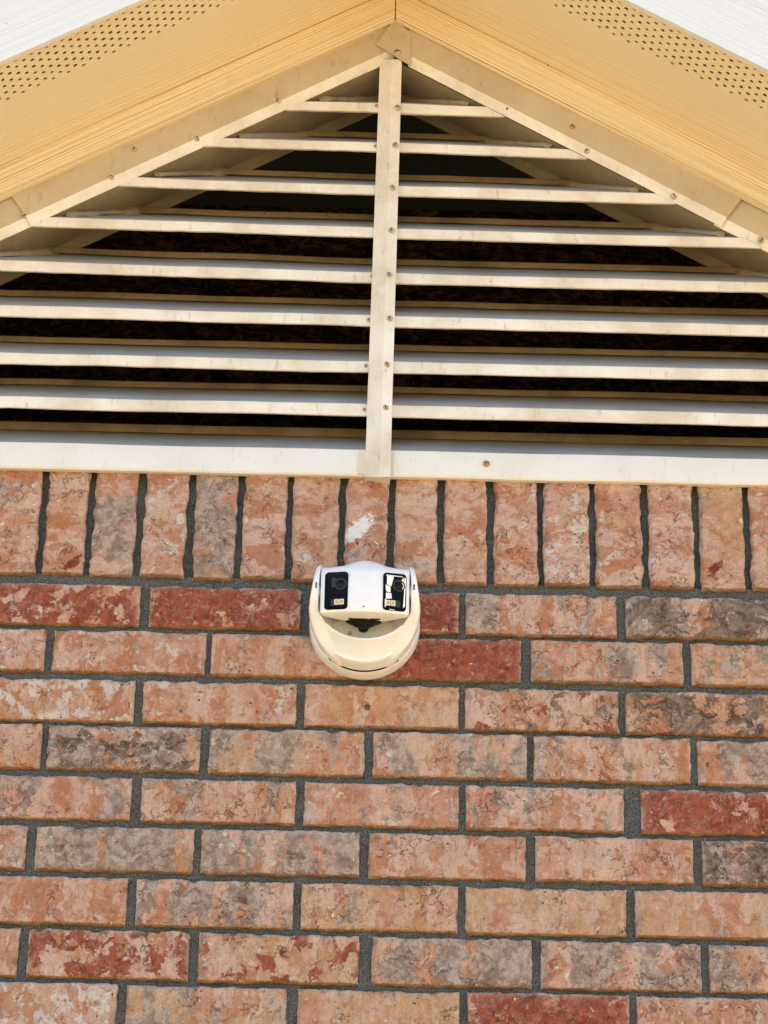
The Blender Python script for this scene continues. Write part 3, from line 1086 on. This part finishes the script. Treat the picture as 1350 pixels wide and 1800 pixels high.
# small cover patches where the post meets the sill
for (x0, x1, y0, y1) in ((630, 643, 792, 833), (684.5, 692, 797, 834)):
    a, b = at(x0, y0, -.0135), at(x1, y1, -.0135)
    vs = [(a.x, -.0135, a.z), (b.x, -.0135, a.z), (b.x, -.0135, b.z), (a.x, -.0135, b.z)]
    vs += [(v[0], -.0118, v[2]) for v in vs]
    vobj('cover_patch', vs, [(0, 1, 2, 3), (0, 4, 5, 1), (1, 5, 6, 2), (2, 6, 7, 3), (3, 7, 4, 0)], PATCH, False)

# screws: domed head with a slot, one mesh shared
bm = bmesh.new()
lathe(bm, [(.0046, -.001), (.0046, .0004), (.0040, .0016), (.0028, .0024), (.0014, .0028), (.0002, .0029)], 14)
bm2 = bm
recalc(bm)
add_box(bm, -.0030, .0030, -.0031, -.0026, -.0005, .0005)
SM = bpy.data.meshes.new('screw')
bm.to_mesh(SM)
bm.free()
SM.materials.append(SCREW)
SM.materials.append(HOLE)
SM.shade_smooth()
SM.set_sharp_from_angle(angle=R(40))
for pl in SM.polygons[-6:]:
    pl.material_index = 1
SMR = SM.copy()
SMR.materials[0] = RUST


def screw(px, py, Y, rx=0.0, mesh=None, sc=1.0, rz=0.0, label=None):
    o = bpy.data.objects.new('screw', mesh or SM)
    o.location = at(px, py, Y) - VO
    o.rotation_euler = (rx, rnd.uniform(0, 6.28), rz)
    o.scale = (sc, sc, sc)
    if label:
        o['label'] = label
    return link(o, vent)


for px, py in ((489, 178), (346, 244), (196, 312), (42, 379), (892, 190), (1032, 265), (1184, 345), (1337, 422)):
    screw(px, py, -.0115, R(25))
screw(698, 92, -.0182, R(12), sc=1.15)
for px, py in ((236, 262),):
    screw(px, py, -.0145, sc=.85)
screw(1006, 223, -.0152, mesh=SMR, sc=.95, label='rusty screw in the right rake flange')
for i, (px, py) in enumerate(((699, 189), (695, 255), (690, 330), (688, 405), (684, 483), (685, 560), (680, 641), (677.5, 717))):
    screw(px, py, -.0175 - .0006 * i, sc=.95)
for i, (px, py) in enumerate(((662, 186), (660, 257), (654, 485), (648, 562), (643, 643), (640, 720))):
    screw(px, py, Y0 - .0002, sc=.62)
screw(855, 815, -.0125, mesh=SMR, sc=1.0, label='rusty bent screw in the white sill')

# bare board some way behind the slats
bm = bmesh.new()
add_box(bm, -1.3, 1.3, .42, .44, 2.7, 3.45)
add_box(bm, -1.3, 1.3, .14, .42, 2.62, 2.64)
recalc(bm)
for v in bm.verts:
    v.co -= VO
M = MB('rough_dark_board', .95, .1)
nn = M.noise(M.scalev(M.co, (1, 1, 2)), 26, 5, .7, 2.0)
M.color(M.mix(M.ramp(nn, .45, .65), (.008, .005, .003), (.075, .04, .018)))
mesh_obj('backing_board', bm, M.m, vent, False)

# ------------------------------------------------------------------ security camera
PC = at(641, 1104, 0)
sc = empty('security_camera', (PC.x, -.003, PC.z),
           'round white wall security camera with two black lens windows mounted on the brick', 'camera')


def cobj(name, bm, mat, parent=None, angle=35, smooth=True):
    recalc(bm)
    return mesh_obj(name, bm, mat, parent or sc, smooth, angle)


# wall plate
bm = bmesh.new()
rings = lathe(bm, [(.060, -.004), (.0690, -.004), (.0700, .0005), (.0700, .0030), (.0694, .016), (.0684, .0240), (.0676, .0252), (.0655, .0252)], 96)
cobj('wall_plate', bm, WHITE)


def bowl_fn(x, z, r, d, t):
    # the bowl stands out at the bottom and is cut back at the top to make room for the head
    k = (1 + math.tanh((-.25 - math.sin(t)) * 7)) / 2
    dd = d if d < .03 else .03 + (d - .03) * (.30 + .70 * k)
    q = min(1, max(0, (d - .05) / .02)) if z < 0 else 0
    qx = min(1, max(0, (d - .047) / .008)) if z < 0 else 0
    return (x * (1 + .09 * qx), -dd, z * (1 - .19 * q))


bm = bmesh.new()
prof = [(.0640, .0250), (.0665, .0262), (.0672, .0275), (.0670, .0290), (.0660, .0380), (.0650, .0450), (.0644, .0482), (.0632, .0500), (.0608, .0510), (.0596, .0522), (.0562, .0610), (.0538, .0685),
        (.0526, .0712), (.0508, .0720), (.0494, .0708), (.0486, .0680), (.0478, .0630), (.0460, .0600), (.0330, .0575), (.0200, .0565), (.0008, .0560)]
lathe(bm, prof[:-6], 96, bowl_fn)
bowl = cobj('bowl', bm, WHITE, angle=28)
bm = bmesh.new()
lathe(bm, prof[-7:], 96, bowl_fn)
cobj('recess', bm, GREIGE, bowl, angle=28)
# seam mark: the open slot at the bottom of the plate joint
bm = bmesh.new()
prev = None
for k in range(25):
    t = R(270 - 40 + 80 * k / 24)
    e = math.sin(math.pi * k / 24) ** .7 * .0010 + .00005
    a = bm.verts.new(((.0688) * math.cos(t), -.0262 - e * .6, .0688 * math.sin(t) * .997))
    b = bm.verts.new(((.0688) * math.cos(t), -.0262 + e * .6, .0688 * math.sin(t) * .997))
    c = bm.verts.new(((.0660) * math.cos(t), -.0262 + e * .6, .0660 * math.sin(t)))
    d = bm.verts.new(((.0660) * math.cos(t), -.0262 - e * .6, .0660 * math.sin(t)))
    if prev:
        for i in range(4):
            bm.faces.new((prev[i], prev[(i + 1) % 4], (a, b, c, d)[(i + 1) % 4], (a, b, c, d)[i]))
    prev = (a, b, c, d)
cobj('seam', bm, MATTE)

# side arms that carry the head: they grow out of the rim of the bowl
for s in (-1, 1):
    side = [(-.026, -.062), (-.040, -.0595), (-.0485, -.054), (-.0545, -.046), (-.061, -.036), (-.071, -.024), (-.084, -.010), (-.0925, .004), (-.0965, .018), (-.0950, .033), (-.088, .0455), (-.077, .0525),
            (-.062, .0535), (-.048, .048), (-.034, .042), (-.026, .040)]

    def outx(y, z):
        if z < 0:
            return math.sqrt(.0692 ** 2 - z * z) - .0012 * max(0, (-y - .04) / .05)
        return .0692 - .0075 * (z / .05) ** 1.2 - .0022 * max(0, (-y - .05) / .05)

    def inx(y, z):
        return min(.0572 - .80 * max(0, -z - .011), outx(y, z) - .006)
    bm = bmesh.new()
    L = len(side)
    cy = sum(q[0] for q in side) / L
    cz = sum(q[1] for q in side) / L

    def sc_(f):
        return [(cy + (y - cy) * f, cz + (z - cz) * f) for y, z in side]
    loops = [[bm.verts.new((s * inx(y, z), y, z)) for y, z in side],
             [bm.verts.new((s * (outx(y, z) - .0034), y, z)) for y, z in side],
             [bm.verts.new((s * (outx(y, z) - .0012), y, z)) for y, z in sc_(.985)],
             [bm.verts.new((s * outx(y, z), y, z)) for y, z in sc_(.94)],
             [bm.verts.new((s * (outx(y, z) + .0004), y, z)) for y, z in sc_(.70)],
             [bm.verts.new((s * (outx(y, z) + .0006), y, z)) for y, z in sc_(.35)]]
    for a, b in zip(loops, loops[1:]):
        for k in range(L):
            bm.faces.new((a[k], a[(k + 1) % L], b[(k + 1) % L], b[k]))
    bm.faces.new(loops[-1])
    bm.faces.new(loops[0])
    arm = cobj('arm', bm, WHITE, angle=40)
    # small dark slot on the front rim of the arm
    bm = bmesh.new()
    add_box(bm, s * .0602 - .0008, s * .0602 + .0008, -.0972, -.0925, .0150, .0220)
    cobj('arm_slot', bm, MATTE, arm, smooth=False)


# head: convex front plate, domed crown, flat belly
def d_front(x):
    return .1065 - .0085 * (x / .054) ** 2


ZB, ZT = -.0265, .0300
HUP = .0075                        # the head sits this much above the middle of the plate
bm = bmesh.new()
secs = []
NS = 36
for i in range(NS + 1):
    x = -.0545 + .109 * i / NS
    ax = min(1, abs(x) / .0545)
    df = d_front(x)
    db = .070 + .018 * ax ** 2
    hump = math.cos(math.pi / 2 * min(1, abs(x) / .040)) ** 2
    zt = .0420 - .002 * ax ** 3 + .0085 * hump
    bel = -.0018 * (1 - ax * ax)
    edge = 0.0
    if abs(x) > .0520:
        edge = .0022 * ((abs(x) - .0520) / .0025) ** 2
    dm = df - .018
    pts = [(db, 0.0), (db, ZB + .004), (db + .002, ZB + .001 + bel), ((db + df) / 2, ZB + bel), (df - .004, ZB), (df - .0012, ZB + .0010), (df - .0002, ZB + .0034),
           (df + .0004, ZB + .016), (df + .0002, .004), (df - .0006, .018), (df - .0016, ZT - .004), (df - .0034, ZT + .0008), (df - .007, ZT + .0048), (df - .0125, (ZT + zt) / 2 + .0022), (dm - .002, zt - .0018), (dm - .010, zt),
           (db - .002, zt - .001), (db - .006, zt - .006), (db - .006, .012)]
    cdm, cz = (df + db) / 2, .005
    sec = []
    for (d, z) in pts:
        d2, z2 = d, z
        if edge:
            d2 = d - math.copysign(min(edge, abs(d - cdm)), d - cdm)
            z2 = z - math.copysign(min(edge, abs(z - cz)), z - cz)
        sec.append(bm.verts.new((x, -d2, z2 + HUP)))
    secs.append(sec)
L = len(secs[0])
for a, b in zip(secs, secs[1:]):
    for k in range(L):
        bm.faces.new((a[k], b[k], b[(k + 1) % L], a[(k + 1) % L]))
bm.faces.new(secs[0])
bm.faces.new(secs[-1])
head = cobj('head', bm, WHITE, angle=45)


def front_pt(x, z, off=0.0):
    """Point on the front plate, off metres proud of it."""
    sl = 2 * .0085 * x / .054 ** 2           # d(depth)/dx is -sl
    nv = Vector((sl, -1, 0)).normalized()
    return Vector((x, -d_front(x) - .0002, z + HUP)) + nv * off


def rrect(xc, zc, w_, h_, r, off, n=5):
    pts = []
    for (sx, sz_, t0) in ((1, 1, 0), (-1, 1, 90), (-1, -1, 180), (1, -1, 270)):
        for k in range(n + 1):
            t = R(t0 + 90 * k / n)
            pts.append(front_pt(xc + sx * (w_ / 2 - r) + r * math.cos(t), zc + sz_ * (h_ / 2 - r) + r * math.sin(t), off))
    return pts


def ring_faces(bm, loops, cap=True):
    prev = None
    for lp in loops:
        cur = [bm.verts.new(p) for p in lp]
        if prev:
            for k in range(len(cur)):
                bm.faces.new((prev[k], prev[(k + 1) % len(cur)], cur[(k + 1) % len(cur)], cur[k]))
        prev = cur
    if cap:
        bm.faces.new(prev)


def plate(parent, name, mat, pts, off0, off1):
    """Thin plate on the front of the head from (x, z) corners."""
    bm = bmesh.new()
    a = [bm.verts.new(front_pt(x, z, off1)) for x, z in pts]
    b = [bm.verts.new(front_pt(x, z, off0)) for x, z in pts]
    bm.faces.new(a)
    for k in range(len(a)):
        bm.faces.new((a[k], a[(k + 1) % len(a)], b[(k + 1) % len(a)], b[k]))
    return cobj(name, bm, mat, parent, smooth=False)


WIN_W, WIN_H = .0285, .0490
for s, xc in ((-1, -.0350), (1, .0363)):
    zc = .0015
    bm = bmesh.new()
    ring_faces(bm, [rrect(xc, zc, WIN_W, WIN_H, .0045, -.003), rrect(xc, zc, WIN_W, WIN_H, .0045, .0008), rrect(xc, zc, WIN_W - .0014, WIN_H - .0014, .004, .0011),
                    rrect(xc, zc, WIN_W - .0050, WIN_H - .0050, .0028, .0006)])
    win = cobj('lens_window', bm, BLACK, angle=30)
    if s < 0:
        win['label'] = 'dark lens window with its lens and two cream diodes'
    else:
        win['label'] = 'lens window with painted pale reflections'
    # lens: ring, barrel and domed glass
    lx, lz = (xc + .0050, zc + .0085)
    for nm, pr, mt in (('lens_ring', [(.0076, .0004), (.0076, .0013), (.0068, .0015), (.0060, .0011), (.0056, .0008)], RING),
                       ('lens_glass', [(.0056, .0006), (.0050, .0013), (.0030, .0017), (.0002, .0019)], LENSM)):
        bm = bmesh.new()
        rr = []
        for r_, off in pr:
            rr.append([bm.verts.new(front_pt(lx + r_ * math.cos(2 * math.pi * k / 28), lz + r_ * math.sin(2 * math.pi * k / 28), off)) for k in range(28)])
        for a, b in zip(rr, rr[1:]):
            for k in range(28):
                bm.faces.new((a[k], a[(k + 1) % 28], b[(k + 1) % 28], b[k]))
        cobj(nm, bm, mt, win, angle=50)
    if s < 0:
        plate(win, 'sensor_block', RING, [(lx - .011, lz + .0085), (lx - .0062, lz + .0085), (lx - .0062, lz - .004), (lx - .011, lz - .004)], .0004, .0009)
    # two square diodes
    for k in range(2):
        ex = xc + (.0008 + k * .0062 if s < 0 else -.0078 + k * .0062)
        ez = zc - .0150
        hw = .0027
        led = plate(win, 'diode', LED, [(ex - hw, ez - .0035), (ex + hw, ez - .0035), (ex + hw, ez + .0035), (ex - hw, ez + .0035)], .0003, .0014)
        plate(win, 'diode_chip', LEDC, [(ex + .0016 * math.cos(q * .785), ez + .0024 * math.sin(q * .785)) for q in range(8)], .0013, .0017)
    plate(win, 'diode_tray', RING, [(xc - .0065, zc - .0195), (xc + .0105, zc - .0195), (xc + .0105, zc - .0108), (xc - .0065, zc - .0108)] if s < 0 else
          [(xc - .0112, zc - .0195), (xc + .0072, zc - .0195), (xc + .0072, zc - .0108), (xc - .0112, zc - .0108)], .0002, .0005)
    if s > 0:  # pale plates stand in for bright reflections in the glass
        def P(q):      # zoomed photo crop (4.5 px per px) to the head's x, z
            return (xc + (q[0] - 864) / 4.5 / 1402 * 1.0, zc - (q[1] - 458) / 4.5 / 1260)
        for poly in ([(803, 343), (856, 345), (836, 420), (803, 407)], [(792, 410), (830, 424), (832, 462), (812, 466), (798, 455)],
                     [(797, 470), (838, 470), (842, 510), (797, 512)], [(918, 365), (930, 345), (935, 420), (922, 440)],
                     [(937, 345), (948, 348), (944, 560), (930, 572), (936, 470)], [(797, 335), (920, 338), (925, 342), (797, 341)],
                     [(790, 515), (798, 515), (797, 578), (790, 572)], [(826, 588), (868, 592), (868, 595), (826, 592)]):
            plate(win, 'reflection_plate', REFLECTION, [P(q) for q in poly], .0003, .0011)

# microphone hole in the front plate
bm = bmesh.new()
ring_faces(bm, [[front_pt(-.0012 + .0009 * math.cos(k * .785), -.0195 + .0009 * math.sin(k * .785), o_) for k in range(8)] for o_ in (0, .0005)])
cobj('microphone_hole', bm, HOLE, smooth=False)
# speaker slots under the belly
for x0, x1 in ((-.0195, .004), (.0062, .0195)):
    bm = bmesh.new()
    add_box(bm, x0, x1, -.0880, -.0850, ZB + HUP - .0024, ZB + HUP + .001)
    cobj('speaker_slot', bm, MATTE, smooth=False)
# pivot under the head: a dark funnel with a round plug
bm = bmesh.new()
rr = []
for (rx_, ry_, z, y) in ((.0235, .016, -.016, -.073), (.0225, .015, -.0195, -.0725), (.0150, .010, -.0228, -.072), (.0092, .0075, -.0255, -.071), (.0064, .006, -.0272, -.0705), (.0060, .0058, -.0300, -.0705), (.0048, .0046, -.0312, -.0705), (.0005, .0005, -.0318, -.0705)):
    rr.append([bm.verts.new((-.001 + rx_ * math.cos(2 * math.pi * k / 24), y + ry_ * math.sin(2 * math.pi * k / 24), z)) for k in range(24)])
for a, b in zip(rr, rr[1:]):
    for k in range(24):
        bm.faces.new((a[k], a[(k + 1) % 24], b[(k + 1) % 24], b[k]))
cobj('pivot', bm, MATTE, angle=40)
# reset button in the recess
bm = bmesh.new()
lathe(bm, [(.0022, -.006), (.0022, .001), (.0016, .0016), (.0002, .0018)], 12)
o = cobj('reset_button', bm, RUST)
o.location = (-.0175, -.0600, -.0300)
